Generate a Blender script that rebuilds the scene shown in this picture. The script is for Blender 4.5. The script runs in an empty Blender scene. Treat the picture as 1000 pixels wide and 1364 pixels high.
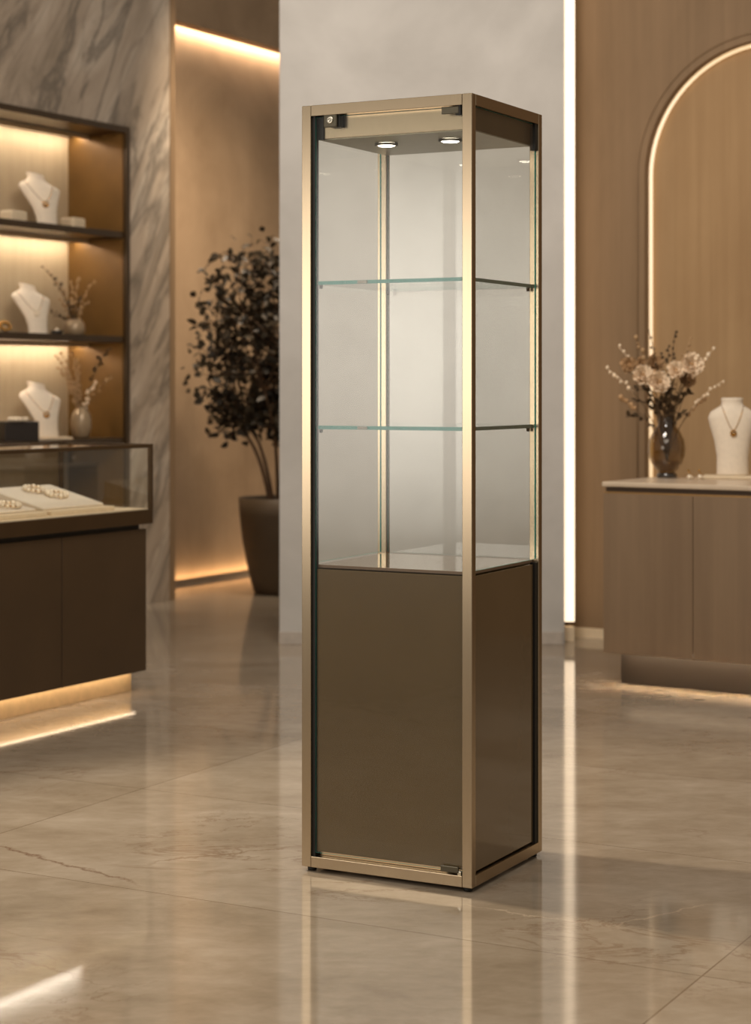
import bpy, bmesh, math, random
from mathutils import Vector, Matrix
random.seed(7)
S = bpy.context.scene
C = S.collection
PI = math.pi
rad = math.radians
F_PX, CXP, HZ, EYE = 2562.0, 500.0, 515.0, 1.261

# ------------------------------------------------------------------ helpers
def at(px, py, Y):
    return Vector(((px-CXP)/F_PX*Y, Y, EYE-(py-HZ)/F_PX*Y))

def lin(h):
    h = h.lstrip('#'); out = []
    for i in (0, 2, 4):
        c = int(h[i:i+2], 16)/255
        out.append(c/12.92 if c <= .04045 else ((c+.055)/1.055)**2.4)
    return (*out, 1)

def tag(o, label, cat, group=None):
    o['label'] = label; o['category'] = cat
    if group: o['group'] = group
    return o

def thing(name, label, cat, loc=(0,0,0), rot=0, group=None):
    o = bpy.data.objects.new(name, None); C.objects.link(o)
    o.empty_display_size = .05
    o.location = loc; o.rotation_euler = (0,0,rad(rot))
    return tag(o, label, cat, group)

def obj(name, bm, mats, parent=None, bevel=0, smooth=False, loc=None, rot=0, label=None):
    me = bpy.data.meshes.new(name)
    bmesh.ops.recalc_face_normals(bm, faces=bm.faces)
    bm.to_mesh(me); bm.free()
    if not isinstance(mats, (list, tuple)): mats = [mats]
    for m in mats: me.materials.append(m)
    if smooth:
        for p in me.polygons: p.use_smooth = True
    o = bpy.data.objects.new(name, me); C.objects.link(o)
    if parent: o.parent = parent
    if loc is not None: o.location = loc
    if rot: o.rotation_euler = (0,0,rad(rot))
    if bevel:
        b = o.modifiers.new('bevel', 'BEVEL'); b.width = bevel; b.segments = 2
        b.limit_method = 'ANGLE'; b.angle_limit = rad(40)
    if label: o['label'] = label
    return o

def struct(o): o['kind'] = 'structure'; return o

def box(bm, x0, x1, y0, y1, z0, z1, mi=0):
    v = [bm.verts.new(p) for p in ((x0,y0,z0),(x1,y0,z0),(x1,y1,z0),(x0,y1,z0),(x0,y0,z1),(x1,y0,z1),(x1,y1,z1),(x0,y1,z1))]
    fs = []
    for f in ((0,3,2,1),(4,5,6,7),(0,1,5,4),(1,2,6,5),(2,3,7,6),(3,0,4,7)):
        fc = bm.faces.new([v[i] for i in f]); fc.material_index = mi; fs.append(fc)
    return fs

def B(*a):
    bm = bmesh.new(); box(bm, *a); return bm

def lathe(bm, prof, c=(0,0,0), seg=28, mi=0, cap=True):
    rings = []
    for r, z in prof:
        rings.append([bm.verts.new((c[0]+r*math.cos(2*PI*i/seg), c[1]+r*math.sin(2*PI*i/seg), c[2]+z)) for i in range(seg)])
    for a, b in zip(rings, rings[1:]):
        for i in range(seg):
            f = bm.faces.new((a[i], a[(i+1)%seg], b[(i+1)%seg], b[i])); f.material_index = mi; f.smooth = True
    if cap:
        bm.faces.new(rings[0][::-1]).material_index = mi
        bm.faces.new(rings[-1]).material_index = mi

def tube(bm, pts, r, seg=6, mi=0, r1=None, closed=False):
    pts = [Vector(p) for p in pts]; n = len(pts); rings = []
    prev = None
    for i, p in enumerate(pts):
        if closed: t = pts[(i+1)%n]-pts[i-1]
        else: t = pts[min(i+1, n-1)]-pts[max(i-1, 0)]
        t.normalize()
        if prev is None:
            a = t.orthogonal().normalized()
        else:
            a = (prev - t*prev.dot(t)).normalized()
        prev = a
        b = t.cross(a)
        rr = r if r1 is None else r+(r1-r)*i/(n-1)
        rings.append([bm.verts.new(p+(a*math.cos(2*PI*k/seg)+b*math.sin(2*PI*k/seg))*rr) for k in range(seg)])
    pairs = list(zip(rings, rings[1:]))
    if closed: pairs.append((rings[-1], rings[0]))
    for a, b in pairs:
        for k in range(seg):
            f = bm.faces.new((a[k], a[(k+1)%seg], b[(k+1)%seg], b[k])); f.material_index = mi; f.smooth = True
    if not closed:
        bm.faces.new(rings[0][::-1]).material_index = mi; bm.faces.new(rings[-1]).material_index = mi

def ball(bm, c, r, sub=1, mi=0, sc=(1,1,1)):
    res = bmesh.ops.create_icosphere(bm, subdivisions=sub, radius=r)
    for v in res['verts']:
        v.co = Vector((v.co.x*sc[0], v.co.y*sc[1], v.co.z*sc[2]))+Vector(c)
        for f in v.link_faces: f.material_index = mi; f.smooth = True

def bez(p0, p1, p2, n=8):
    p0, p1, p2 = Vector(p0), Vector(p1), Vector(p2)
    return [p0*(1-t)**2+p1*2*t*(1-t)+p2*t*t for t in [i/n for i in range(n+1)]]

def leaf(bm, base, d, L, w, mi=0, up=None):
    d = d.normalized()
    up = up or Vector((random.uniform(-1,1), random.uniform(-1,1), random.uniform(.2,1)))
    s = d.cross(up)
    if s.length < 1e-3: s = d.orthogonal()
    s.normalize(); n = s.cross(d)
    P = lambda a, b, c: bm.verts.new(base+d*L*a+s*w*b+n*w*c)
    v0, l1, m1, r1 = P(0,0,0), P(.3,.42,.14), P(.32,0,0), P(.3,-.42,.14)
    l2, m2, r2, t = P(.65,.4,.05), P(.68,0,-.1), P(.65,-.4,.05), P(1,0,-.2)
    for f in ((v0,m1,l1),(v0,r1,m1),(l1,m1,m2,l2),(m1,r1,r2,m2),(l2,m2,t),(m2,r2,t)):
        fc = bm.faces.new(f); fc.material_index = mi; fc.smooth = True

# ------------------------------------------------------------------ materials
def newmat(name):
    m = bpy.data.materials.new(name); m.use_nodes = True
    nt = m.node_tree; b = nt.nodes['Principled BSDF']
    return m, nt, b

def N(nt, typ, **kw):
    n = nt.nodes.new(typ)
    for k, v in kw.items():
        if hasattr(n, k) and k not in n.inputs.keys(): setattr(n, k, v)
        else: n.inputs[k].default_value = v
    return n

def ramp(nt, fac, stops):
    r = nt.nodes.new('ShaderNodeValToRGB')
    el = r.color_ramp.elements
    el[0].position, el[0].color = stops[0][0], stops[0][1]
    el[1].position, el[1].color = stops[-1][0], stops[-1][1]
    for p, c in stops[1:-1]:
        e = el.new(p); e.color = c
    nt.links.new(fac, r.inputs['Fac'])
    return r.outputs['Color']

def mathn(nt, op, a, b=None, c=None):
    n = nt.nodes.new('ShaderNodeMath'); n.operation = op
    for i, v in enumerate((a, b, c)):
        if v is None: continue
        if isinstance(v, (int, float)): n.inputs[i].default_value = v
        else: nt.links.new(v, n.inputs[i])
    return n.outputs[0]

def mixc(nt, fac, a, b, blend='MIX'):
    n = nt.nodes.new('ShaderNodeMix'); n.data_type = 'RGBA'; n.blend_type = blend
    for s, v in ((n.inputs[0], fac), (n.inputs[6], a), (n.inputs[7], b)):
        if isinstance(v, (int, float)): s.default_value = v
        elif isinstance(v, tuple): s.default_value = v
        else: nt.links.new(v, s)
    return n.outputs[2]

def coords(nt, scale=(1,1,1), rot=(0,0,0)):
    tc = nt.nodes.new('ShaderNodeTexCoord'); mp = nt.nodes.new('ShaderNodeMapping')
    mp.inputs['Scale'].default_value = scale; mp.inputs['Rotation'].default_value = rot
    nt.links.new(tc.outputs['Object'], mp.inputs['Vector'])
    return mp.outputs['Vector']

def noise(nt, vec, scale, detail=4, rough=.55, dist=0):
    n = N(nt, 'ShaderNodeTexNoise'); n.inputs['Scale'].default_value = scale
    n.inputs['Detail'].default_value = detail; n.inputs['Roughness'].default_value = rough
    n.inputs['Distortion'].default_value = dist
    nt.links.new(vec, n.inputs['Vector']); return n.outputs['Fac']

def plain(name, col, rough=.5, metal=0, var=.08, scale=30, coat=0, vscale=(1,1,1), spec=.5, bump=0, sheen=0):
    m, nt, b = newmat(name)
    c = lin(col)
    v = coords(nt, vscale)
    f = noise(nt, v, scale)
    dk = tuple(x*(1-var) for x in c[:3])+(1,); lt = tuple(min(1, x*(1+var)) for x in c[:3])+(1,)
    nt.links.new(ramp(nt, f, [(.3, dk), (.7, lt)]), b.inputs['Base Color'])
    b.inputs['Roughness'].default_value = rough; b.inputs['Metallic'].default_value = metal
    b.inputs['Coat Weight'].default_value = coat; b.inputs['Coat Roughness'].default_value = .05
    b.inputs['Specular IOR Level'].default_value = spec
    if sheen: b.inputs['Sheen Weight'].default_value = sheen
    if bump:
        bn = N(nt, 'ShaderNodeBump'); bn.inputs['Strength'].default_value = bump; bn.inputs['Distance'].default_value = .002
        nt.links.new(f, bn.inputs['Height']); nt.links.new(bn.outputs['Normal'], b.inputs['Normal'])
    return m

def emit(name, col, strength):
    m, nt, b = newmat(name)
    b.inputs['Base Color'].default_value = (.8,.8,.8,1)
    b.inputs['Emission Color'].default_value = lin(col); b.inputs['Emission Strength'].default_value = strength
    return m

def glassmat(name, tint, ior=1.45, boost=1.0):
    # thin sheet glass: tinted straight-through transmission + Fresnel mirror
    m = bpy.data.materials.new(name); m.use_nodes = True; nt = m.node_tree; nt.nodes.clear()
    out = nt.nodes.new('ShaderNodeOutputMaterial'); mx = nt.nodes.new('ShaderNodeMixShader')
    tr = nt.nodes.new('ShaderNodeBsdfTransparent'); gl = nt.nodes.new('ShaderNodeBsdfGlossy')
    tr.inputs['Color'].default_value = (*tint, 1); gl.inputs['Roughness'].default_value = .01
    gl.inputs['Color'].default_value = (1,1,1,1)
    fr = nt.nodes.new('ShaderNodeFresnel'); fr.inputs['IOR'].default_value = ior
    geo = nt.nodes.new('ShaderNodeNewGeometry')      # same reflectance from both sides of the sheet
    nt.links.new(mathn(nt, 'ADD', mathn(nt, 'MULTIPLY', geo.outputs['Backfacing'], 1/ior-ior), ior), fr.inputs['IOR'])
    nt.links.new(mathn(nt, 'MULTIPLY', fr.outputs[0], boost), mx.inputs[0])
    nt.links.new(tr.outputs[0], mx.inputs[1]); nt.links.new(gl.outputs[0], mx.inputs[2])
    nt.links.new(mx.outputs[0], out.inputs['Surface'])
    return m

def plaster(name, dark, light, vstreak=1.0, rough=.75, scale=1.6, grain=.35):
    m, nt, b = newmat(name)
    v = coords(nt, (1,1,vstreak))
    a = noise(nt, v, scale, 6, .6, .4); g = noise(nt, coords(nt, (9,9,.6*vstreak)), 2.5, 5, .6)
    f = mathn(nt, 'ADD', mathn(nt, 'MULTIPLY', a, 1-grain), mathn(nt, 'MULTIPLY', g, grain))
    nt.links.new(ramp(nt, f, [(.32, lin(dark)), (.68, lin(light))]), b.inputs['Base Color'])
    b.inputs['Roughness'].default_value = rough
    bn = N(nt, 'ShaderNodeBump'); bn.inputs['Strength'].default_value = .15; bn.inputs['Distance'].default_value = .004
    nt.links.new(noise(nt, v, 14, 5), bn.inputs['Height']); nt.links.new(bn.outputs['Normal'], b.inputs['Normal'])
    return m

def marble(name):
    m, nt, b = newmat(name)
    # strongly slanted, drawn-out veins
    v0 = coords(nt, (1,1,1), (0, rad(-32), 0)); mp2 = nt.nodes.new('ShaderNodeMapping')
    mp2.inputs['Scale'].default_value = (1.25, 1.0, .28); nt.links.new(v0, mp2.inputs['Vector']); v = mp2.outputs['Vector']
    base = noise(nt, v, 3.0, 6, .6, .8)
    n1 = noise(nt, v, 2.2, 7, .55, .9)
    r1 = mathn(nt, 'SUBTRACT', 1.0, mathn(nt, 'MULTIPLY', mathn(nt, 'ABSOLUTE', mathn(nt, 'SUBTRACT', n1, .5)), 20))
    r1 = mathn(nt, 'MAXIMUM', r1, 0.0)
    n2 = noise(nt, v, 4.8, 5, .55, .7)
    r2 = mathn(nt, 'MAXIMUM', mathn(nt, 'SUBTRACT', 1.0, mathn(nt, 'MULTIPLY', mathn(nt, 'ABSOLUTE', mathn(nt, 'SUBTRACT', n2, .47)), 22)), 0.0)
    col = ramp(nt, base, [(.3, lin('8f7f6b')), (.52, lin('ab9985')), (.75, lin('cfc0ad'))])
    col = mixc(nt, mathn(nt, 'MULTIPLY', r1, .62), col, lin('4a4236'))
    col = mixc(nt, mathn(nt, 'MULTIPLY', r2, .3), col, lin('5c5040'))
    nt.links.new(col, b.inputs['Base Color']); b.inputs['Roughness'].default_value = .32
    return m

def floor_material():
    m, nt, b = newmat('polished_beige_marble_slabs')
    tc = nt.nodes.new('ShaderNodeTexCoord'); sep = nt.nodes.new('ShaderNodeSeparateXYZ')
    nt.links.new(tc.outputs['Object'], sep.inputs[0])
    X, Y = sep.outputs[0], sep.outputs[1]
    a = rad(61.5); ca, sa = math.cos(a), math.sin(a)
    u = mathn(nt, 'ADD', mathn(nt, 'MULTIPLY', X, ca), mathn(nt, 'MULTIPLY', Y, sa))
    v = mathn(nt, 'SUBTRACT', mathn(nt, 'MULTIPLY', X, sa), mathn(nt, 'MULTIPLY', Y, ca))
    tu = mathn(nt, 'DIVIDE', mathn(nt, 'SUBTRACT', u, 3.95), 1.0)
    tv = mathn(nt, 'DIVIDE', mathn(nt, 'ADD', v, 3.52), 2.17)
    def seam(t, w):
        fr = mathn(nt, 'FRACT', mathn(nt, 'ADD', t, .5))
        d = mathn(nt, 'ABSOLUTE', mathn(nt, 'SUBTRACT', fr, .5))
        return mathn(nt, 'MULTIPLY', mathn(nt, 'LESS_THAN', d, w), 1.0)
    joint = mathn(nt, 'MAXIMUM', seam(tu, .0018), seam(tv, .0009))
    cmb = nt.nodes.new('ShaderNodeCombineXYZ')
    nt.links.new(mathn(nt, 'FLOOR', tu), cmb.inputs[0]); nt.links.new(mathn(nt, 'FLOOR', tv), cmb.inputs[1])
    wn = nt.nodes.new('ShaderNodeTexWhiteNoise'); nt.links.new(cmb.outputs[0], wn.inputs['Vector'])
    tone = wn.outputs['Value']
    # soft cloudy streaks
    mp = nt.nodes.new('ShaderNodeMapping'); nt.links.new(tc.outputs['Object'], mp.inputs['Vector'])
    mp.inputs['Scale'].default_value = (1.0, 1.7, 1); mp.inputs['Rotation'].default_value = (0,0,rad(12))
    cl = noise(nt, mp.outputs[0], 1.9, 8, .62, .5); cl2 = noise(nt, mp.outputs[0], 9, 7, .68, .3)
    f = mathn(nt, 'ADD', mathn(nt, 'MULTIPLY', cl, .6), mathn(nt, 'MULTIPLY', cl2, .4))
    f = mathn(nt, 'ADD', f, mathn(nt, 'MULTIPLY', mathn(nt, 'SUBTRACT', tone, .5), .12))
    col = ramp(nt, f, [(.28, lin('81725f')), (.46, lin('968774')), (.6, lin('a49684')), (.8, lin('beb2a1'))])
    vn = noise(nt, mp.outputs[0], 1.15, 9, .62, 2.0)
    vr = mathn(nt, 'MAXIMUM', mathn(nt, 'SUBTRACT', 1.0, mathn(nt, 'MULTIPLY', mathn(nt, 'ABSOLUTE', mathn(nt, 'SUBTRACT', vn, .5)), 75)), 0.0)
    brk = ramp(nt, noise(nt, tc.outputs['Object'], 1.3, 2), [(.5, (0,0,0,1)), (.6, (1,1,1,1))])
    col = mixc(nt, mathn(nt, 'MULTIPLY', mathn(nt, 'MULTIPLY', vr, brk), .65), col, lin('7b6450'))
    # the individual veins, as distorted lines on the slabs
    wob = mathn(nt, 'MULTIPLY', mathn(nt, 'SUBTRACT', noise(nt, tc.outputs['Object'], 5, 6, .65), .5), .17)
    def fl(px, py):
        Yd = EYE*F_PX/(py-HZ); return ((px-CXP)/F_PX*Yd, Yd)
    for p, q, w, cc, st in (((-60,1108),(190,1182),.011,'6b4f3c',.75), ((180,1154),(430,1122),.009,'7d6650',.75),
                            ((600,1203),(810,1234),.006,'cdb9a0',.5), ((800,1238),(960,1202),.007,'cdb9a0',.5),
                            ((690,1234),(900,1216),.006,'7b6450',.55),((240,1165),(330,1158),.012,'86705b',.45),
                            ((0,1276),(190,1320),.005,'7b6450',.5), ((925,1322),(1060,1308),.006,'7b6450',.5)):
        (x0,y0),(x1,y1) = fl(*p), fl(*q); L = math.hypot(x1-x0, y1-y0); dx, dy = (x1-x0)/L, (y1-y0)/L
        al = mathn(nt, 'ADD', mathn(nt, 'MULTIPLY', mathn(nt, 'SUBTRACT', X, x0), dx), mathn(nt, 'MULTIPLY', mathn(nt, 'SUBTRACT', Y, y0), dy))
        cr = mathn(nt, 'ADD', mathn(nt, 'MULTIPLY', mathn(nt, 'SUBTRACT', X, x0), -dy), mathn(nt, 'MULTIPLY', mathn(nt, 'SUBTRACT', Y, y0), dx))
        d = mathn(nt, 'ABSOLUTE', mathn(nt, 'ADD', cr, wob))
        k = mathn(nt, 'MAXIMUM', mathn(nt, 'SUBTRACT', 1.0, mathn(nt, 'DIVIDE', d, w)), 0.0)
        end = mathn(nt, 'MINIMUM', mathn(nt, 'MULTIPLY', al, 8), mathn(nt, 'MULTIPLY', mathn(nt, 'SUBTRACT', L, al), 8))
        end = mathn(nt, 'MINIMUM', mathn(nt, 'MAXIMUM', end, 0.0), 1.0)
        col = mixc(nt, mathn(nt, 'MULTIPLY', mathn(nt, 'MULTIPLY', k, end), st), col, lin(cc))
    col = mixc(nt, mathn(nt, 'MULTIPLY', joint, .8), col, lin('6b5846'))
    nt.links.new(col, b.inputs['Base Color'])
    b.inputs['Roughness'].default_value = FLOOR_ROUGH
    b.inputs['Specular IOR Level'].default_value = .55
    return m

FLOOR_ROUGH = .075
M = {}
M['floor'] = floor_material()
M['marble'] = marble('veined_marble')
M['plaster_grey'] = plaster('pale_grey_plaster', 'b4afa7', 'c9c4bc', grain=0)
M['plaster_brown'] = plaster('brown_plaster', '8f7558', 'ad9172', grain=.1)
M['wood_wall'] = plaster('brown_wood_veneer_wall', '775f43', '927657', vstreak=.35)
M['arch_panel'] = plaster('warm_textured_arch_panel', '97764f', 'b5946a', vstreak=.35)
M['base'] = plain('pale_baseboard', 'b3a89b', .5)
M['bronze'] = plain('brushed_champagne_metal', 'bba98f', .26, 1, .02, 12, vscale=(14,14,.6))
M['bronze_dark'] = plain('dark_grey_bronze_metal', '6f6350', .38, 1, .06, 12)
M['ceil_panel'] = plain('grey_green_metal_panel', 'a09a88', .4, .6, .05)
M['panel'] = plain('glossy_brown_back_painted_panel', '624e31', .2, 0, .07, 3, coat=.12, spec=.35)
M['panel_side'] = plain('gloss_brown_side', '66533a', .1, 0, .07, 3, coat=.6)
M['plate'] = plain('glossy_taupe_plate', '77614f', .12, 0, .05, 4, coat=.5)
M['black'] = plain('black_gasket', '14110c', .55)
M['gunmetal'] = plain('dark_gunmetal', '5f594b', .35, .7)
M['steel'] = plain('bright_steel', 'd0cabb', .25, 1)
M['glass'] = glassmat('clear_glass', (.985,.995,.99))
M['glass_shelf'] = glassmat('shelf_glass', (.96,.985,.98))
M['edge'] = plain('teal_glass_edge', '06786c', .6, 0, .12, 60, spec=.2)
M['edge_dark'] = plain('dark_green_glass_edge', '5d6a60', .2, 0, .15, 60)
M['led'] = emit('warm_led', 'ffdcae', 9)
M['led_wall'] = emit('warm_led_wall_slot', 'ffe2bc', 1.5)
M['led_niche'] = emit('warm_led_niche', 'fff0dc', 32)
M['led_plinth'] = emit('warm_led_plinth', 'ffe3bd', 9)
M['led_sb'] = emit('warm_led_sideboard', 'ffe3bd', 60)
M['led_arch'] = emit('warm_led_arch', 'ffd69c', .85)
M['led_cove'] = emit('warm_led_cove', 'ffe6ca', 50)
M['led_floor'] = emit('warm_led_floor', 'ffd8a6', 16)
M['downlight'] = emit('downlight_lens', 'fff2dd', 14)
M['dk_wood'] = plain('dark_brown_lacquer', '43321f', .4, 0, .1, 4)
M['dk_frame'] = plain('dark_bronze_frame', '46341f', .35, .35, .08, 9)
M['niche_back'] = plaster('beige_fabric_back_panel', 'b09a7a', 'c4ae8c')
M['niche_side'] = plain('bronze_side_panel', '745326', .45, .3, .2, 3)
M['kick'] = plain('warm_beige_plinth', 'd2b48a', .5)
M['sideboard'] = plaster('taupe_wood_veneer', '745d45', '8a7257', vstreak=.4, rough=.5)
M['sb_dark'] = plain('dark_taupe_wood', '4d3a27', .5, 0, .1, 5)
M['sb_plinth'] = plain('dark_plinth', '20170d', .5, 0, .1, 5)
M['sb_gold'] = plain('gold_trim', 'b08a5a', .35, .8)
M['counter_top'] = plain('pale_stone_top', 'c9b59c', .25, 0, .08, 6)
M['cream'] = plain('cream_velvet', 'e6d6bf', .8, 0, .04, 60, sheen=.3)
M['cream2'] = plain('cream_leatherette', 'dcc7a6', .6, 0, .06, 40)
M['gold'] = plain('gold', 'b98a45', .25, 1, .05)
M['pearl'] = plain('pearl', 'f0dfc4', .22, .15, .05)
M['blackbox'] = plain('dark_brown_box', '21170e', .45)
M['ceramic'] = plain('beige_glazed_ceramic', 'a38c6e', .35, .25, .12, 12)
M['smoke'] = glassmat('smoked_glass', (.74,.68,.57), 1.5, 1.1)
M['smoke_dk'] = plain('dark_smoked_glass_foot', '2c2318', .1, 0, .1, 8, coat=.8)
M['pot'] = plain('dark_brown_planter', '54432f', .55, 0, .1, 8)
M['soil'] = plain('soil', '2b1f15', .95, 0, .3, 60)
M['bark'] = plain('brown_bark', '5e4630', .8, 0, .2, 30)
M['leaf_dark'] = plain('dark_olive_brown_leaves', '33291a', .5, 0, .3, 6)
M['stemg'] = plain('dry_brown_stem', '5b452c', .8, 0, .2, 30)
M['dry'] = plain('dried_beige_buds', 'ab8a62', .8, 0, .18, 40)
M['dryd'] = plain('dried_brown_leaves', '4d3a22', .8, 0, .2, 30)
M['petal'] = plain('cream_petals', 'ecd4b4', .7, 0, .1, 25)
M['petal2'] = plain('dusky_beige_petals', 'b18c62', .7, 0, .12, 25)

# ------------------------------------------------------------------ setting
struct(obj('floor', B(-9, 9, -4, 17, -.05, 0), M['floor']))
# frontal pale wall block
struct(obj('wall_center', B(-.470, .925, 9.42, 10.4, 0, 4.2), M['plaster_grey']))
struct(obj('baseboard_center', B(-.472, .915, 9.405, 9.42, 0, .062), M['base'], bevel=.002))
# light slot on its right-hand edge
t = thing('light_strip', 'tall glowing warm white light strip on the right edge of the pale grey wall', 'light', (.927, 9.50, 0))
obj('diffuser', B(0, .056, 0, .03, .10, 4.2), M['led_wall'], t)
bm = B(0, .056, 0, .05, .0, .075); obj('base_block', bm, M['cream2'], t, bevel=.003)

# right wall with arched recess
WR = (1.074, 9.65, 0); WRA = -30.6
def arch_wall():
    bm = bmesh.new(); x0, x1, zt = -.165, 5.5, 4.2
    cx, r, zs, dep = .918, .622, 2.300, .075
    def q(*p): bm.faces.new([bm.verts.new(k) for k in p])
    q((x0,0,0),(cx-r,0,0),(cx-r,0,zt),(x0,0,zt))
    q((cx+r,0,0),(x1,0,0),(x1,0,zt),(cx+r,0,zt))
    n = 40; pts = [(cx-r*math.cos(PI*i/n), zs+r*math.sin(PI*i/n)) for i in range(n+1)]
    for (a, za), (b, zb) in zip(pts, pts[1:]):
        q((a,0,za),(b,0,zb),(b,0,zt),(a,0,zt))
        q((a,0,za),(b,0,zb),(b,dep,zb),(a,dep,za))
    q((cx-r,0,0),(cx-r,0,zs),(cx-r,dep,zs),(cx-r,dep,0)); q((cx+r,0,0),(cx+r,0,zs),(cx+r,dep,zs),(cx+r,dep,0))
    box(bm, x0, x1, dep+.02, dep+.12, 0, zt)
    bmesh.ops.remove_doubles(bm, verts=bm.verts, dist=1e-5)
    w = struct(obj('wall_right', bm, M['wood_wall'], loc=WR, rot=WRA))
    bm = bmesh.new()
    box(bm, cx-r-.02, cx+r+.02, dep, dep+.02, 0, zs+r+.02)
    struct(obj('wall_arch_back', bm, M['arch_panel'], loc=WR, rot=WRA))
    # slim raised trim round the arch
    path = [(cx-r-.038,-.002,0.0)]+[(cx-(r+.038)*math.cos(PI*i/40), -.002, zs+(r+.038)*math.sin(PI*i/40)) for i in range(41)]+[(cx+r+.038,-.002,0.0)]
    bm = bmesh.new(); tube(bm, path, .005, 8)
    struct(obj('trim_1', bm, M['wood_wall'], loc=WR, rot=WRA))
    rr = r-.008
    path = [(cx-rr,dep-.012,.02)]+[(cx-rr*math.cos(PI*i/40), dep-.012, zs+rr*math.sin(PI*i/40)) for i in range(41)]+[(cx+rr,dep-.012,.02)]
    bm = bmesh.new(); tube(bm, path, .010, 8)
    tag(obj('arch_light_strip', bm, M['led_arch'], loc=WR, rot=WRA), 'thin glowing light line around the arched wall recess', 'light')
arch_wall()
struct(obj('baseboard_right', B(-.16, .30, -.012, 0, 0, .05), M['cream2'], loc=WR, rot=WRA))

# left marble wall with the niche opening
ML = (-1.213, 11.34, 0); NZ0, NZ1, NX1, NX0, ND = .420, 2.742, -.398, -2.75, .42
bm = bmesh.new()
box(bm, NX1, 0, 0, .5, 0, 4.3); box(bm, NX0, NX1, 0, .5, NZ1, 4.3); box(bm, NX0, NX1, 0, .5, 0, NZ0); box(bm, -3.8, NX0, 0, .5, 0, 4.3)
box(bm, NX0, NX1, ND+.02, .5, NZ0, NZ1)
struct(obj('wall_left', bm, M['marble'], loc=ML, rot=60))
struct(obj('shadow_gap_strip', B(0, .05, -.004, .5, 0, 4.3), M['wood_wall'], loc=ML, rot=60))  # brown strip painted in for the dark shadow gap at the marble's end
# back wall with cove light top and bottom
BW = (-1.306, 12.30, 0)
struct(obj('wall_back', B(-1.2, 3.4, 0, .2, 0, 4.6), M['plaster_brown'], loc=BW, rot=60))
struct(obj('ceiling_soffit', B(-.9, 3.4, -.16, -.06, 3.560, 4.6), M['plaster_brown'], loc=BW, rot=60))
tag(obj('cove_light_strip', B(-.8, 3.3, -.058, -.045, 3.572, 3.60), M['led_cove'], loc=BW, rot=60), 'glowing light line high up under the brown soffit', 'light')
struct(obj('baseboard_back', B(-.9, 3.4, -.062, -.055, 0, .028), M['plaster_brown'], loc=BW, rot=60))
tag(obj('floor_light_strip', B(-.8, 3.3, -.052, -.03, .003, .014), M['led_floor'], loc=BW, rot=60), 'glowing light line low on the brown wall behind the plant pot', 'light')

# ------------------------------------------------------------------ main showcase
HX, HY, ZB, ZT, PS = .2445, .222, .012, 1.992, .027
cab = thing('display_cabinet', 'tall champagne metal display cabinet with glass upper case and glossy brown base', 'display cabinet', (.128, 5.094, 0), -28)
PY = .023
for sx in (-1, 1):
    for sy in (-1, 1):
        xa, xb = sorted((sx*HX, sx*(HX-PS))); ya, yb = sorted((sy*HY, sy*(HY-PY)))
        obj('post', B(xa, xb, ya, yb, ZB, ZT), M['bronze'], cab, bevel=.0012)
        bm = bmesh.new(); lathe(bm, [(.010,0),(.012,.002),(.012,ZB)], (sx*(HX-.02), sy*(HY-.02), 0), 16)
        obj('foot', bm, M['black'], cab)
RH = .028
for z0 in (ZB, ZT-RH):
    for sy in (-1, 1):
        ya, yb = sorted((sy*HY, sy*(HY-PY)))
        obj('rail', B(-HX+PS+.0006, HX-PS-.0006, ya, yb, z0, z0+RH), M['bronze'], cab, bevel=.001)
    for sx in (-1, 1):
        xa, xb = sorted((sx*HX, sx*(HX-PS+.004)))
        obj('rail', B(xa, xb, -HY+PY+.0006, HY-PY-.0006, z0, z0+RH), M['bronze'], cab, bevel=.001)
# black gaskets in the post channels
def gasket(x0, x1, y0, y1, z0, z1): obj('gasket', B(x0,x1,y0,y1,z0,z1), M['black'], cab)
gasket(-HX+PS, -HX+PS+.009, -.214, -.196, ZB+RH, ZT-RH)
gasket(HX-PS-.003, HX-PS, -.199, -.192, ZB+RH, ZT-RH)
gasket(.226, .240, .184, .199, ZB+RH, .79); gasket(.226, .240, .184, .199, 1.893, ZT-RH)
gasket(-HX+PS, -.195, -.196, -.186, 1.905, ZT-RH)
# light box
lb = obj('light_box', B(-.214, .222, -.180, .195, 1.909, 1.985), M['bronze_dark'], cab)
obj('fascia', B(-.197, .2165, -.1905, -.181, 1.907, 1.975), M['bronze'], lb, bevel=.001)
obj('underside', B(-.214, .222, -.180, .195, 1.9055, 1.9085), M['ceil_panel'], lb)
for x in (-.090, .098):
    bm = bmesh.new(); lathe(bm, [(.023,-.001),(.031,-.001),(.031,-.0065),(.0245,-.0065),(.023,-.001)], (x, -.042, 1.9055), 32, cap=False)
    d = obj('downlight', bm, M['gunmetal'], lb)
    bm = bmesh.new(); lathe(bm, [(.0228,-.0015),(.0228,-.006),(.02,-.0075)], (x, -.042, 1.9055), 32)
    obj('lens', bm, M['downlight'], d)
obj('top_plate', B(-.216, .216, -.198, .198, 1.986, 1.9905), M['bronze_dark'], cab)
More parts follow.
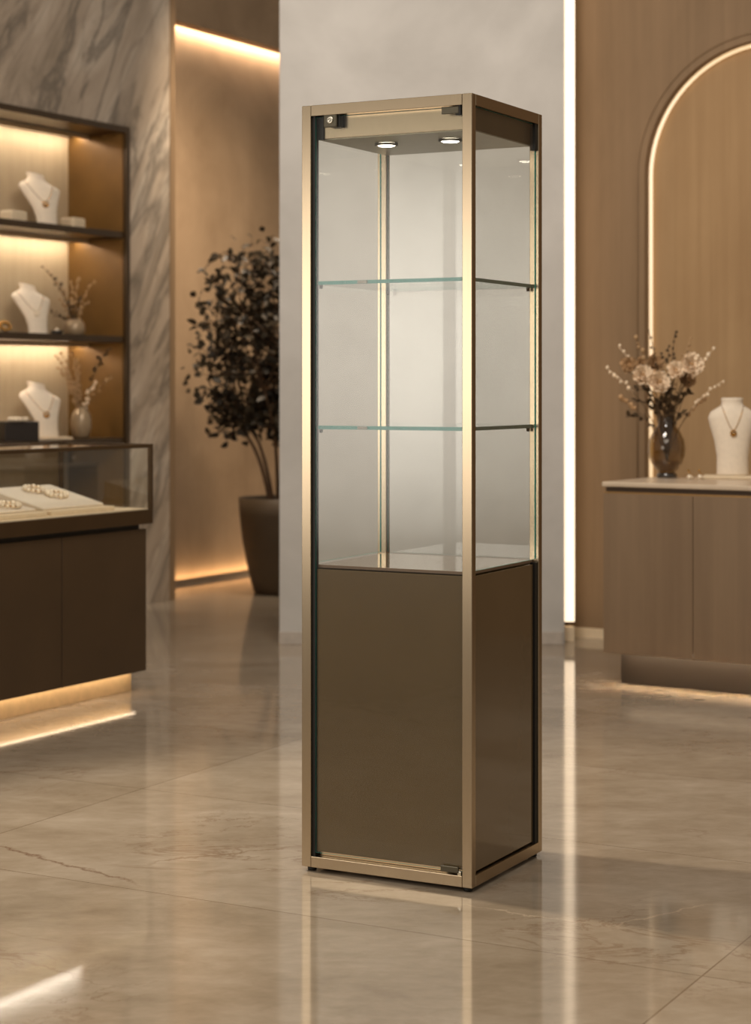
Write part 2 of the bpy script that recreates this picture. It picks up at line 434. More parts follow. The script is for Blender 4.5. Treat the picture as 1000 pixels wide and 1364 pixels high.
# glass sheets: index 0 faces, index 1 cut edges
def sheet(name, x0, x1, y0, y1, z0, z1, axis, parent, g='glass', e='edge', dark_axis=None):
    bm = bmesh.new(); box(bm, x0,x1,y0,y1,z0,z1)
    bm.normal_update()
    for f in bm.faces:
        n = f.normal
        k = max(range(3), key=lambda i: abs(n[i]))
        f.material_index = 0 if k == axis else (2 if k == dark_axis else 1)
    return obj(name, bm, [M[g], M[e], M['edge_dark']], parent)
door = sheet('glass_door', -.2085, .2135, -.2125, -.2085, .049, 1.961, 1, cab)
sheet('side_glass', .2325, .2365, -.198, .198, .799, ZT-RH-.001, 0, cab)
sheet('side_glass', -.2365, -.2325, -.198, .198, .799, ZT-RH-.001, 0, cab)
sheet('back_glass', -.216, .216, .207, .211, .799, ZT-RH-.001, 1, cab)
for z in (1.527, 1.151):
    s = sheet('glass_shelf', -.2135, .226, -.200, .192, z-.001, z+.0085, 2, cab, g='glass_shelf', dark_axis=0)
    for x, y in ((-.205,-.19),(.219,.186),(-.205,.186),(.212,-.19)):
        bm = bmesh.new(); lathe(bm, [(.004,-.010),(.005,-.002),(.005,0)], (x, y, z-.0005), 12)
        obj('support_pin', bm, M['black'], s)
    obj('clip', B(-.090, -.062, -.2045, -.1995, z-.0005, z+.0078), M['gunmetal'], s, bevel=.001)
# base cupboard
obj('front_panel', B(-.2080, .2125, -.2055, -.199, .052, .786), M['panel'], cab, bevel=.001)
obj('side_panel', B(.2285, .2345, -.197, .182, .044, .786), M['panel_side'], cab, bevel=.001)
obj('side_panel', B(-.2345, -.2285, -.197, .197, .044, .786), M['panel'], cab, bevel=.001)
obj('back_panel', B(-.216, .216, .206, .211, .044, .786), M['panel'], cab, bevel=.001)
obj('base_shelf', B(-.214, .2275, -.198, .197, .789, .797), M['plate'], cab, bevel=.001)
obj('base_board', B(-.205, .21, -.196, .195, .030, .050), M['bronze'], cab, bevel=.001)
# fittings on the glass door
lk = obj('lock', B(-.182, -.142, -.2185, -.2125, 1.932, 1.972), M['gunmetal'], door, bevel=.004)
obj('clamp', B(-.165, -.136, -.2125, -.196, 1.932, 1.968), M['black'], lk, bevel=.002)
bm = bmesh.new(); lathe(bm, [(.010,0),(.0095,.003),(.004,.003),(.0035,.0015)], (0,0,0), 24)
bmesh.ops.rotate(bm, verts=bm.verts, cent=(0,0,0), matrix=Matrix.Rotation(rad(90), 3, 'X'))
bmesh.ops.translate(bm, verts=bm.verts, vec=(-.162, -.2185, 1.951)); obj('key_cylinder', bm, M['steel'], lk)
h = obj('hinge', B(.158, .206, -.2175, -.2125, 1.944, 1.963), M['gunmetal'], door, bevel=.002)
obj('clamp', B(.196, .211, -.2160, -.198, 1.940, 1.968), M['black'], h, bevel=.001)
h = obj('hinge', B(.155, .205, -.2175, -.2125, .044, .060), M['gunmetal'], door, bevel=.002)
obj('pin', B(.201, .2115, -.2155, -.205, .040, .049), M['steel'], h, bevel=.001)

# ------------------------------------------------------------------ left jewellery counter
LC = (-.949, 7.97, 0)
lc = thing('display_counter', 'dark brown jewellery counter with glass top case and glowing plinth', 'display counter', LC, 60)
LL = -1.70
obj('plinth', B(LL+.05, -.023, .06, .40, 0, .098), M['kick'], lc, bevel=.002)
obj('light_strip', B(LL+.05, -.03, .026, .044, .090, .0975), M['led_plinth'], lc)
obj('carcass', B(LL, -.004, .020, .45, .098, .672), M['dk_wood'], lc, bevel=.001)
for k in range(3):
    x1 = -.001-k*.547   # a shadow gap between neighbouring doors
    obj('door', B(x1-.542, x1, 0, .018, .086, .673), M['dk_wood'], lc, bevel=.0015)
obj('recess', B(LL, -.03, .015, .44, .672, .694), M['black'], lc)
obj('deck', B(LL-.02, .02, -.02, .47, .694, .753), M['dk_frame'], lc, bevel=.002)
obj('display_floor', B(LL, .005, -.006, .455, .753, .757), M['cream2'], lc)
fw = .017
for x in (LL-.02, .02-fw):
    for y in (-.02, .47-fw):
        obj('post', B(x, x+fw, y, y+fw, .753, 1.008), M['dk_frame'], lc, bevel=.001)
for y in (-.02, .47-fw):
    obj('rail', B(LL-.02, .02, y, y+fw, 1.008, 1.024), M['dk_frame'], lc, bevel=.001)
for x in (LL-.02, .02-fw):
    obj('rail', B(x, x+fw, -.02+fw, .47-fw, 1.008, 1.024), M['dk_frame'], lc, bevel=.001)
obj('light_strip', B(LL, .0, -.0025, .004, 1.0085, 1.013), M['led'], lc)
obj('glass_front', B(LL-.003, .003, -.016, -.012, .753, 1.008), M['glass'], lc)
obj('glass_back', B(LL-.003, .003, .458, .462, .753, 1.008), M['glass'], lc)
obj('glass_side', B(.010, .014, -.003, .453, .753, 1.008), M['glass'], lc)
obj('glass_top', B(LL-.003, .003, -.003, .453, 1.014, 1.019), M['glass'], lc)

def frame_pt(org, ang, c, px):
    # point with local y = c on the pixel column px; returns local x
    a = rad(ang); ax, ay = math.cos(a), math.sin(a)
    bx, by = org[0]-ay*c, org[1]+ax*c
    k = (px-CXP)/F_PX
    return (k*by-bx)/(ax-k*ay)
def loc2w(org, ang, x, y, z):
    a = rad(ang); return Vector((org[0]+x*math.cos(a)-y*math.sin(a), org[1]+x*math.sin(a)+y*math.cos(a), z))

# trays and bracelets in the case
def wedge(x0, x1, y0, y1, z, h0, h1):
    bm = bmesh.new()
    v = [bm.verts.new(p) for p in ((x0,y0,z),(x1,y0,z),(x1,y1,z),(x0,y1,z),(x0,y0,z+h0),(x1,y0,z+h0),(x1,y1,z+h1),(x0,y1,z+h1))]
    for f in ((0,3,2,1),(4,5,6,7),(0,1,5,4),(1,2,6,5),(2,3,7,6),(3,0,4,7)): bm.faces.new([v[i] for i in f])
    return bm
def tray(x0, x1, label, dz):
    w = x1-x0
    t = thing('jewellery_tray', label, 'tray', loc2w(LC, 60, (x0+x1)/2, .2, .757), 60, None)
    obj('board', B(-w/2, w/2, -.16, .18, 0, .018), M['cream2'], t, bevel=.003)
    obj('cushion', wedge(-w/2+.008, w/2-.008, -.11, .172, .018, .010, dz), M['cream'], t, bevel=.006)
    return t
tray(-.56, -.16, 'cream sloped jewellery tray nearest the right end of the glass counter', .080)
tray(-1.02, -.585, 'cream jewellery tray cut by the left picture edge in the glass counter', .055)
def bracelet(p, r, label, cat='bracelet', n=14, br=.0075, group=None, tilt=0, rz=0, m='pearl', flat=.62):
    t = thing(cat, label, cat, p, rz, group)
    bm = bmesh.new()
    R = Matrix.Rotation(tilt, 3, 'X')
    for k in range(n):
        a = 2*PI*k/n
        ball(bm, R @ Vector((math.cos(a)*r, math.sin(a)*r*flat, 0)), br*random.uniform(.8,1.15), 2)
    obj('beads', bm, M[m], t)
    bm = bmesh.new()
    tube(bm, [R @ Vector((math.cos(2*PI*k/24)*r, math.sin(2*PI*k/24)*r*flat, 0)) for k in range(24)], br*.45, 6, closed=True)
    obj('band', bm, M['gold'], t)
    return t
for px, y, hb, lab in ((46, .29, .080, 'pearl bracelet standing furthest left on the right hand cream tray'),
                     (76, .21, .080, 'pearl bracelet on the right hand cream tray towards its right edge'),
                     (12, .14, .055, 'pearl bracelet on the tray at the left picture edge')):
    z = .775+.010+(hb-.010)*(y-.09)/.282+.0125
    bracelet(loc2w(LC, 60, frame_pt(LC, 60, y, px), y, z), .048, lab, rz=60, tilt=math.atan((hb-.01)/.282), flat=.75, n=13, br=.0105)

# ------------------------------------------------------------------ left niche shelving
nc = thing('shelving_unit', 'dark bronze framed wall niche with lit shelves of jewellery', 'shelving', ML, 60)
ft = .034
obj('frame_side', B(NX1-ft, NX1, -.012, ND, NZ0, NZ1), M['dk_frame'], nc)
obj('frame_side', B(NX0, NX0+ft, -.012, ND, NZ0, NZ1), M['dk_frame'], nc)
obj('frame_top', B(NX0+ft, NX1-ft, -.012, ND, NZ1-ft, NZ1), M['dk_frame'], nc)
obj('frame_bottom', B(NX0+ft, NX1-ft, -.012, ND, NZ0, NZ0+.02), M['dk_frame'], nc)
obj('back_panel', B(NX0+ft, NX1-ft, ND-.015, ND, NZ0+.02, NZ1-ft), M['niche_back'], nc)
obj('side_panel', B(NX1-ft-.006, NX1-ft, .01, ND-.015, NZ0+.02, NZ1-ft), M['niche_side'], nc)
obj('side_panel', B(NX0+ft, NX0+ft+.006, .01, ND-.015, NZ0+.02, NZ1-ft), M['niche_side'], nc)
SH = [2.143, 1.548, .970]
for z in SH:
    s = obj('shelf', B(NX0+ft+.006, NX1-ft-.006, .004, ND-.015, z-.036, z), M['dk_frame'], nc, bevel=.001)
for zc in (NZ1-ft, SH[0]-.036, SH[1]-.036):
    obj('light_strip', B(NX0+ft+.02, NX1-ft-.01, ND-.105, ND-.080, zc-.007, zc-.0005), M['led_niche'], nc)
    obj('light_lip', B(NX0+ft+.007, NX1-ft-.007, ND-.165, ND-.157, zc-.024, zc-.0003), M['kick'], nc)

ROWS_L = [(0,.058,.028,0),(.05,.058,.027,.005),(.10,.068,.030,.015),(.15,.088,.034,.032),(.195,.110,.036,.052),(.215,.119,.036,.060),
          (.232,.108,.035,.067),(.248,.078,.034,.074),(.262,.055,.034,.080),(.275,.047,.034,.084),(.298,.049,.036,.090)]
ROWS_R = [(0,.068,.045,0),(.08,.067,.044,0),(.15,.078,.046,.004),(.21,.095,.050,.010),(.25,.104,.050,.014),(.275,.094,.046,.016),
          (.290,.070,.042,.018),(.302,.050,.040,.020),(.315,.044,.038,.022),(.335,.047,.040,.022)]
def interp(rows, z):
    for a, b in zip(rows, rows[1:]):
        if a[0] <= z <= b[0]:
            k = (z-a[0])/(b[0]-a[0]); return [a[i]+(b[i]-a[i])*k for i in (1,2,3)]
    return rows[-1][1:]
def skew(p, h, lean):
    # the head end tips to one side, the foot stays flat
    k = max(0, p.z/h)
    return Vector((p.x-.045*lean*k**1.4, p.y, p.z-.20*lean*p.x*k**2))
def bust(rows, loc, rz, label, group=None, sc=1, lean=0):
    bm = bmesh.new(); seg = 32; rings = []
    h = rows[-1][0]; zs = [h*i/40 for i in range(41)]
    rr = [(z, *interp(rows, z)) for z in zs]
    rr.append((h+.002, rows[-1][1]*.82, rows[-1][2]*.8, rows[-1][3])); rr.append((h-.001, rows[-1][1]*.6, rows[-1][2]*.55, rows[-1][3]))
    for z, hw, hd, yc in rr:
        rings.append([bm.verts.new(skew(Vector((hw*math.cos(2*PI*k/seg), yc+hd*math.sin(2*PI*k/seg), z)), h, lean)*sc) for k in range(seg)])
    for a, b in zip(rings, rings[1:]):
        for k in range(seg): bm.faces.new((a[k], a[(k+1)%seg], b[(k+1)%seg], b[k]))
    bm.faces.new(rings[0][::-1]); bm.faces.new(rings[-1])
    o = obj('necklace_bust', bm, M['cream'], smooth=True, loc=loc, rot=rz)
    tag(o, label, 'display bust', group); return o
def necklace(rows, loc, rz, label, ztop, zp, pr=.011, sc=1, pend='gold', w=.9, lean=0):
    t = thing('necklace', label, 'necklace', loc, rz)
    def sp(x, z, off=.002):
        hw, hd, yc = interp(rows, z); q = max(0, 1-(x/hw)**2)
        return skew(Vector((x, yc-hd*math.sqrt(q)-off, z)), rows[-1][0], lean)*sc
    hw = interp(rows, ztop)[0]*w
    pts = []
    for k in range(21):
        s = -1+2*k/20
        pts.append(sp(hw*s, zp+(ztop-zp)*abs(s)**1.5))
    bm = bmesh.new(); tube(bm, pts, .0016*sc, 6); obj('chain', bm, M['gold'], t)
    bm = bmesh.new(); c = sp(0, zp-.012, .005)
    ring = [c+Vector((math.cos(a)*pr, 0, math.sin(a)*pr)) for a in [2*PI*i/20 for i in range(20)]]
    tube(bm, ring, .0035, 8, closed=True); ball(bm, c+Vector((0,-.002,-pr*.4)), pr*.62, 2)
    obj('pendant', bm, M[pend], t)
    return t
niche = lambda px, c, z: loc2w(ML, 60, frame_pt(ML, 60, c, px), c, z)
def small_block(px, c, z, w, d, h, label, m='cream2', rz=60):
    bm = B(-w/2, w/2, -d/2, d/2, 0, h)
    o = obj('display_block', bm, M[m], loc=niche(px, c, z), rot=rz, bevel=.012); tag(o, label, 'display block'); return o
BR = 26
for px, z, nm, sc, pend in ((63, SH[0], 'top', 1.0, 'gold'), (51, SH[1], 'middle', .92, 'pearl'), (64, .982, 'bottom', 1.0, 'gold')):
    p = niche(px, .16, z)
    bust(ROWS_L, p, BR, f'cream necklace bust on the {nm} shelf of the wall niche', None, sc, 1)
    necklace(ROWS_L, p, BR, f'gold pendant necklace on the cream bust of the {nm} niche shelf', .243, .135, .015, sc, pend, .9, 1)
b = obj('bust_base', B(-.10, .10, -.075, .075, 0, .012), M['cream2'], loc=niche(68, .16, .970), rot=BR, bevel=.002)
tag(b, 'flat cream slab under the bottom niche bust', 'display base')
small_block(18, .13, SH[0], .13, .09, .062, 'cream ring cushion left of the bust on the top niche shelf')
small_block(97, .13, SH[0], .11, .10, .062, 'small cream cushion right of the bust on the top niche shelf')
bx = obj('jewellery_box', B(-.19, .0, -.07, .07, 0, .105), M['blackbox'], loc=niche(46, .05, .970), rot=30, bevel=.003)
tag(bx, 'dark brown square box on the bottom niche shelf left of the bust', 'box')
pb = niche(24, .05, .970+.105+.012)
bracelet(pb, .045, 'pearl bracelet lying on top of the dark brown box', n=12, br=.012, rz=30)
bracelet(niche(7, .12, SH[1]+.035), .038, 'gold bead bracelet left of the bust on the middle niche shelf', n=10, br=.012, rz=60, tilt=1.2, m='gold')
t = thing('ring_dish', 'small dark round dish holding a pearl on the middle niche shelf', 'dish', niche(76, .10, SH[1]))
bm = bmesh.new(); lathe(bm, [(.026,0),(.032,.008),(.033,.022),(.028,.022),(.026,.012)], seg=24); obj('bowl', bm, M['blackbox'], t)
bm = bmesh.new(); ball(bm, (0,0,.025), .012, 2); obj('pearl', bm, M['pearl'], t)

def vase(loc, prof, label, m='ceramic', cat='vase', inner=.004):
    p = list(prof); back = [(max(r-inner, .003), z) for r, z in reversed(prof)]
    back = [(r, max(z, prof[0][1]+inner)) for r, z in back]
    bm = bmesh.new(); lathe(bm, p+back, seg=36)
    o = obj('vase', bm, M[m], loc=loc, smooth=True); tag(o, label, cat); return o
vm = niche(99, .16, SH[1])
vase(vm, [(.044,0),(.056,.012),(.061,.04),(.056,.07),(.040,.088),(.032,.092)], 'small round beige vase on the middle niche shelf')
vb = niche(108, .14, .970)
vase(vb, [(.034,0),(.048,.015),(.058,.06),(.059,.10),(.050,.14),(.034,.162),(.026,.168),(.029,.178)], 'tall beige ceramic vase on the bottom niche shelf')

def sprig(base, tip, label, group, cat='dried flower', beads=9, br=.009, lm='dry', sm='stemg', mode='bud', start=.35, rise=.5, name='dried_flower_stem', size=1.0):
    base, tip = Vector(base), Vector(tip)
    t = thing(name, label, cat, base, 0, group)
    d = tip-base; mid = Vector((d.x*.25, d.y*.25, d.z*rise))
    pts = bez((0,0,0), mid+Vector((0,0,abs(d.length)*.15)), d, 12)
    bm = bmesh.new(); tube(bm, pts, .0022*size, 5, r1=.001*size); obj('stem', bm, M[sm], t)
    bm = bmesh.new()
    if mode == 'bud': tube(bm, pts[int(start*12):], .0018*size, 5, r1=.0012*size)
    for k in range(beads):
        s = start+(1-start)*k/(beads-1); i = min(int(s*12), 11); p = pts[i].lerp(pts[i+1], s*12-i)
        off = Vector((random.uniform(-1,1), random.uniform(-1,1), random.uniform(-.6,1)))*.016*size*(1.4-s)
        if mode == 'bud': ball(bm, p+off, br*size*random.uniform(.65,1.1), 1, sc=(1,1,random.uniform(.9,1.4)))
        else: leaf(bm, p, d.normalized()*.5+off.normalized(), br*3.4*size, br*2.2*size)
    obj('buds' if mode == 'bud' else 'leaves', bm, M[lm], t)
    return t
# sprigs in the middle shelf vase
YM = vm.y
nb = vm+Vector((0,0,.02))
for px, py, lm, mode in ((57,356,'dryd','bud'),(66,366,'dry','bud'),(74,372,'dryd','bud'),(95,375,'dry','bud'),(104,372,'dry','bud'),(84,385,'dry','bud'),
               (125,375,'dry','bud'),(118,402,'dry','bud'),(70,418,'dryd','leaf'),(92,405,'dryd','leaf'),(106,398,'dryd','leaf'),(80,400,'dry','bud')):
    sprig(nb, at(px, py, YM+random.uniform(-.05,.05)), 'dried sprig fanning out of the small round vase on the middle niche shelf', 'dried sprigs on the middle niche shelf', lm=lm, mode=mode, br=.009)
nb = vb+Vector((0,0,.05))
for px, py, lm, mode in ((76,475,'dry','bud'),(82,470,'dry','bud'),(78,490,'dry','bud'),(96,472,'dry','bud'),(103,478,'dry','bud'),(88,500,'dry','bud'),(92,515,'dry','bud'),
               (102,495,'dry','bud'),(98,520,'dry','leaf'),(126,510,'petal','bud')):
    sprig(nb, at(px, py, vb.y+random.uniform(-.05,.05)), 'pale dried sprig in the tall beige vase on the bottom niche shelf', 'pale sprigs on the bottom niche shelf', lm=lm, mode=mode, beads=11, br=.010)
sprig(nb, at(143, 466, vb.y), 'dark dried grass stem rising right from the bottom niche vase', None, lm='dryd', mode='leaf', beads=16, start=.55, br=.011)
sprig(nb, at(148, 504, vb.y), 'low pale sprig reaching right from the bottom niche vase', None, lm='dry', mode='leaf', beads=8, start=.6, br=.009)

# ------------------------------------------------------------------ plant by the back wall
YP = 11.75
pc = at(374, HZ, YP); pc.z = 0
pl = thing('potted_tree', 'tall dark leafy tree in a brown round planter, partly behind the pale wall', 'potted plant', pc)
bm = bmesh.new(); lathe(bm, [(.155,0),(.165,.008),(.20,.14),(.235,.32),(.252,.48),(.258,.585),(.245,.585),(.235,.53),(.0,.53)], seg=48)
obj('planter', bm, M['pot'], pl)
bm = bmesh.new(); lathe(bm, [(.236,.531),(.2,.545),(.05,.55)], seg=32); obj('soil', bm, M['soil'], pl)
bm = bmesh.new(); bml = bmesh.new(); tips = []
def P(px, py, dy=0): return at(px, py, YP+dy)-pc
b0 = P(362, 662)
trunks = [[P(365,690),P(362,640),P(345,590,.05),P(330,565,.1)], [P(370,690),P(371,630),P(365,570,-.05),P(352,520,-.1)], [P(376,690),P(380,620),P(384,560,0),P(378,500,.1)],
          [P(368,690),P(372,650),P(392,560,-.1),P(405,500,-.1)],
          [P(362,690),P(352,610),P(328,580,.05),P(318,556,.08)]]
for tr in trunks:
    pts = bez(tr[0], tr[1], tr[2], 8)+bez(tr[2], (tr[2]+tr[3])/2, tr[3], 4)[1:]
    tube(bm, pts, .013, 8, r1=.007)
crown = []
for i in range(105):
    # clustered crown outline
    px = random.gauss(358, 42); py = random.uniform(335, 590)
    lim = 30+75*math.sin(PI*min(1, max(0, (py-318)/300)))**.7
    px = 362+random.uniform(-1, 1)*lim if py < 590 else 350+random.uniform(-1,1)*42
    crown.append(P(px, py, random.uniform(-.22,.22)))
for e in ((335,327),(352,322),(325,335),(305,345),(286,366),(278,398),(285,440),(265,474),(260,500),(270,520),(288,528),(315,560),(320,568),(352,350),(300,420),(368,328)):
    crown.append(P(e[0], e[1], random.uniform(-.15,.15)))
for c in crown:
    tr = random.choice(trunks); s = tr[3] if c.z > tr[3].z-.1 else tr[2]
    pts = bez(s, (s+c)/2+Vector((0,0,.03)), c, 6); tube(bm, pts, .005, 5, r1=.0018)
    for k in range(20):
        p = pts[random.randint(3,6)]+Vector([random.gauss(0,.038) for _ in range(3)])
        leaf(bml, p, Vector((random.uniform(-1,1), random.uniform(-1,1), random.uniform(-.5,.9))), random.uniform(.045,.080), random.uniform(.032,.052))
obj('branches', bm, M['bark'], pl); obj('foliage', bml, M['leaf_dark'], pl)

# ------------------------------------------------------------------ right sideboard
SB = (.958, 8.10, 0); SA = -33
sb = thing('sideboard', 'taupe wood sideboard with pale stone top on a dark plinth', 'sideboard', SB, SA)
SL, SD = 1.222, .64
obj('plinth', B(.03, SL-.03, .11, SD-.08, 0, .158), M['sb_plinth'], sb, bevel=.002)
obj('light_strip', B(.02, SL-.02, .022, .036, .151, .157), M['led_sb'], sb)
obj('carcass', B(.004, SL-.004, .018, SD, .158, .812), M['sb_dark'], sb, bevel=.002)
for k in range(3):
    obj('door', B(k*.4073+.0012, (k+1)*.4073-.0012, 0, .018, .142, .812), M['sideboard'], sb, bevel=.0015)
obj('trim_strip', B(.003, SL-.003, .004, .03, .813, .820), M['sb_gold'], sb)
obj('recess', B(.006, SL-.006, .016, SD-.01, .820, .8395), M['sb_dark'], sb)
obj('stone_top', B(-.004, SL+.004, -.006, SD+.005, .840, .861), M['counter_top'], sb, bevel=.005)
TZ = .861
# smoked vase with bouquet
vp = at(888, 636, 8.44); vp.z = TZ
t = thing('glass_vase', 'smoked brown glass vase full of flowers on the stone top sideboard', 'vase', vp)
prof = [(.034,.024),(.046,.034),(.066,.062),(.080,.100),(.083,.130),(.078,.165),(.062,.200),(.044,.224),(.036,.238),(.036,.258),(.038,.268)]
bm = bmesh.new(); lathe(bm, prof+[(r-.003, max(z, .028)) for r, z in reversed(prof)], seg=40)
obj('body', bm, M['smoke'], t, smooth=True)
bm = bmesh.new(); lathe(bm, [(.043,0),(.045,.004),(.044,.018),(.034,.0238)], seg=32); obj('foot', bm, M['smoke_dk'], t)
bm = bmesh.new(); lathe(bm, [(.028,.032),(.050,.060),(.058,.075),(.056,.0755)], seg=32)
obj('water', bm, glassmat('amber_water', (.75,.66,.5), 1.33), t, label='shallow water in the vase')
def bloom(base, c, r, label, m='petal', facing=None):
    base, c = Vector(base), Vector(c)
    t = thing('cream_bloom', label, 'flower', base)
    d = c-base
    bm = bmesh.new(); tube(bm, bez((0,0,0), Vector((d.x*.2, d.y*.2, d.z*.7)), d, 8), .0028, 6); obj('stem', bm, M['stemg'], t)
    f = (facing or Vector((random.uniform(-.3,.3), -1, random.uniform(.2,.6)))).normalized()
    q = f.to_track_quat('Z', 'Y').to_matrix()
    bm = bmesh.new()
    for ring, (n, rr, tilt, ln) in enumerate(((9, .25, .35, .85), (8, .18, .8, .7), (6, .12, 1.15, .55), (5, .05, 1.4, .4))):
        for k in range(n):
            a = 2*PI*(k+.5*ring)/n+random.uniform(-.12,.12); L = r*ln*random.uniform(.82,1.15); W = r*.52*(1-.1*ring)
            ax = Vector((math.cos(a), math.sin(a), 0)); sx = Vector((-math.sin(a), math.cos(a), 0)); grid = []
            for i in range(5):
                s = i/4; row = []
                th = tilt*(1-.35*s)
                for j in range(5):
                    w = (j/2-1); wd = W*math.sin(PI*(.18+.72*s))**.6
                    p = ax*(rr*r+L*s*math.cos(th))+Vector((0,0,1))*(L*s*math.sin(th)+.34*r*(w*w)*s-.1*r*s*s+.03*r*ring)+sx*w*wd
                    row.append(bm.verts.new(q @ p + d))
                grid.append(row)
            for i in range(4):
                for j in range(4):
                    fc = bm.faces.new((grid[i][j], grid[i][j+1], grid[i+1][j+1], grid[i+1][j])); fc.smooth = True
    obj('petals', bm, M[m], t)
    bm = bmesh.new(); ball(bm, d+q @ Vector((0,0,r*.35)), r*.2, 2); obj('flower_center', bm, M['petal2'], t)
    return t
vt = vp+Vector((0,0,.07))
YV = 8.44
for px, py, r, m, dy, lab in ((855,500,  .044,'petal',-.05,'large cream bloom second from left above the smoked vase'),
                         (877,509,.049,'petal',-.10,'large open cream bloom lowest in the middle of the bouquet'),
                         (920,486,.048,'petal',-.04,'large cream bloom at upper right of the bouquet'),
                         (900,494,.038,'petal',-.05,'small cream bloom just left of the upper right large bloom'),
                         (838,487,.036,'petal2',.02,'dusky beige bloom leftmost of the bouquet blooms'),
                         (872,484,.036,'petal2',.04,'dusky beige bloom behind the two central cream blooms'),
                         (914,507,.036,'petal2',.0,'dusky beige bloom beneath the upper right cream bloom'),
                         (855,484,.026,'petal2',.03,'small dusky bud above the second cream bloom')):
    bloom(vt, at(px, py, YV+dy), r, lab, m)
for px, py, lm, mode, n, st, b in ((808,491,'petal','bud',7,.72,.010),(824,462,'petal','bud',5,.75,.010),(846,449,'dry','bud',5,.78,.010),(864,441,'dryd','bud',7,.5,.006),
        (899,442,'dryd','bud',10,.5,.008),(890,462,'dryd','bud',12,.45,.008),(919,451,'dry','bud',8,.55,.008),(949,466,'petal','bud',6,.72,.011),(930,475,'petal','bud',5,.8,.010),(962,508,'petal','bud',8,.62,.009),
        (826,530,'petal2','bud',7,.75,.012),(938,532,'petal2','bud',6,.7,.010),(880,470,'dryd','bud',12,.5,.008),(872,465,'dry','bud',10,.5,.008)):
    sprig(vt, at(px, py, YV+random.uniform(-.08,.08)), 'berry sprig fanning out of the smoked glass vase', 'berry sprigs in the smoked vase', lm=lm, mode=mode, beads=n, start=st, br=b, cat='flower sprig', name='flower_sprig')
for px, py in ((834,556),(845,535),(912,553),(905,530),(868,545),(893,520),(885,532),(898,545),(850,520),(925,525),(876,538),(890,505)):
    sprig(vt, at(px, py, YV+random.uniform(-.07,.07)), 'dark leafy twig low in the smoked glass vase', 'dark leafy twigs in the smoked vase', lm='dryd', mode='leaf', beads=12, start=.5, br=.010, cat='leafy twig', name='leafy_twig', rise=.95)

# bust on tray, earrings
tp = at(976, HZ, 8.36); tp.z = TZ
ty = obj('jewellery_tray', B(-.128, .17, -.075, .085, 0, .014), M['cream2'], loc=tp, rot=-14, bevel=.004)
tag(ty, 'cream tray under the bust on the stone top sideboard', 'tray')
bp = tp+Vector((.0, .01, .0145))
bust(ROWS_R, bp, -6, 'cream necklace bust beside the flower vase on the sideboard')
necklace(ROWS_R, bp, -6, 'thin gold necklace with round pendant on the sideboard bust', .305, .195, .011, 1, 'gold', .98)
for i, (px, lab) in enumerate(((918, 'gold pearl earring nearer the smoked vase on the sideboard'), (932, 'gold pearl earring beside the cream tray on the sideboard'))):
    p = at(px, HZ, 8.30); p.z = TZ
    t = thing('earring', lab, 'earring', p)
    bm = bmesh.new(); ball(bm, (0,0,.010), .0105, 2); ball(bm, (.012,.01,.007), .007, 2); obj('pearl', bm, M['pearl'], t)
    bm = bmesh.new(); tube(bm, [(0,0,.018),(.003,0,.028),(-.004,0,.036)], .0018, 6); ball(bm, (-.004,0,.038), .0055, 1); obj('hook', bm, M['gold'], t)

# ------------------------------------------------------------------ light
def area(name, loc, target, sx, sy, power, col, spread=180):
    l = bpy.data.lights.new(name, 'AREA'); l.shape = 'RECTANGLE'; l.size = sx; l.size_y = sy; l.energy = power; l.color = lin(col)[:3]; l.spread = rad(spread)
    o = bpy.data.objects.new(name, l); C.objects.link(o); o.location = loc
    o.rotation_euler = (Vector(target)-Vector(loc)).to_track_quat('-Z', 'Y').to_euler()
    return o
wl = area('unseen_softbox', (-2.25, 3.35, 1.42), (-.1, 4.95, 1.42), 2.8, 1.65, 55, 'fff5e8')  # unseen softbox, added so the metal posts gleam at mid height
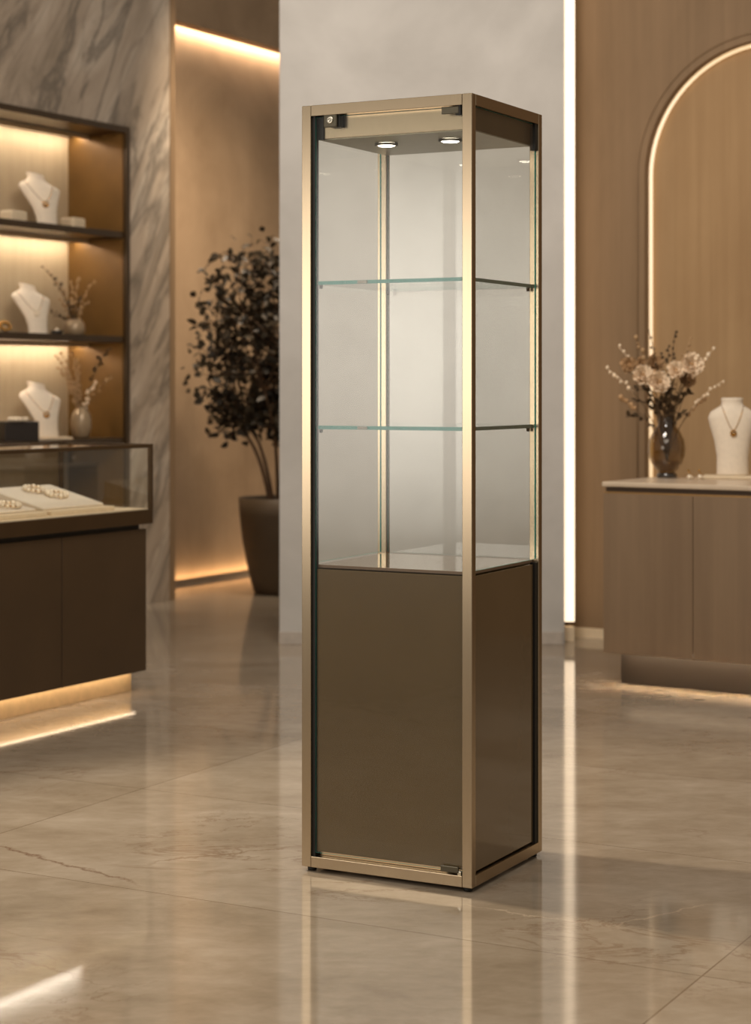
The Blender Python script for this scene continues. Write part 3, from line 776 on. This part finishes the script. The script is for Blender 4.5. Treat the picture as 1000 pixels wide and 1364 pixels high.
# the softbox: bright in the middle, soft towards its edges
wl.data.use_nodes = True; lt = wl.data.node_tree; em = lt.nodes['Emission']
gm = lt.nodes.new('ShaderNodeNewGeometry'); sp = lt.nodes.new('ShaderNodeSeparateXYZ'); lt.links.new(gm.outputs['Parametric'], sp.inputs[0])
def hump(o):
    return mathn(lt, 'SMOOTH_MIN', mathn(lt, 'MULTIPLY', mathn(lt, 'MULTIPLY', o, mathn(lt, 'SUBTRACT', 1.0, o)), 4.0), 1.0, .1)
lt.links.new(mathn(lt, 'MULTIPLY', hump(sp.outputs[0]), hump(sp.outputs[1])), em.inputs['Strength'])
area('ceiling_light_front', (.1, 6.4, 3.9), (.1, 9.4, 1.2), 1.2, .8, 75, 'fff5ec')
area('ceiling_light_room', (0, 3.0, 4.0), (0, 4.8, 0), 3, 2, 55, 'fff5e9')
sl = bpy.data.lights.new('ceiling_spotlight', 'SPOT'); sl.energy = 480; sl.spot_size = rad(62); sl.spot_blend = .6; sl.shadow_soft_size = .06; sl.color = lin('fff0d8')[:3]
so = bpy.data.objects.new('ceiling_spotlight', sl); C.objects.link(so); so.location = (-2.3, 6.4, 3.2); so.rotation_euler = (Vector((.35, 4.95, .2))-Vector(so.location)).to_track_quat('-Z', 'Y').to_euler()
area('back_wall_fill', (-.35, 11.0, 4.0), (-1.05, 12.7, .9), .5, .5, 23, 'ffeacf', 75)  # unseen fill, added to brighten the brown back wall
w = bpy.data.worlds.new('World'); S.world = w; w.use_nodes = True
bg = w.node_tree.nodes['Background']; bg.inputs[0].default_value = lin('ece0cf'); bg.inputs[1].default_value = .40

cam = bpy.data.cameras.new('Camera'); co = bpy.data.objects.new('Camera', cam); C.objects.link(co)
co.location = (0, 0, EYE); co.rotation_euler = (rad(90), 0, 0)
cam.sensor_fit = 'HORIZONTAL'; cam.sensor_width = 36; cam.lens = F_PX/1000*36
cam.shift_y = -(682-HZ)/1000
cam.dof.use_dof = True; cam.dof.focus_distance = 4.95; cam.dof.aperture_fstop = 5.0
cam.clip_end = 100
S.camera = co
S.view_settings.view_transform = 'Standard'; S.view_settings.look = 'None'; S.view_settings.exposure = 0.0; S.view_settings.gamma = 1
S.view_settings.use_curve_mapping = False
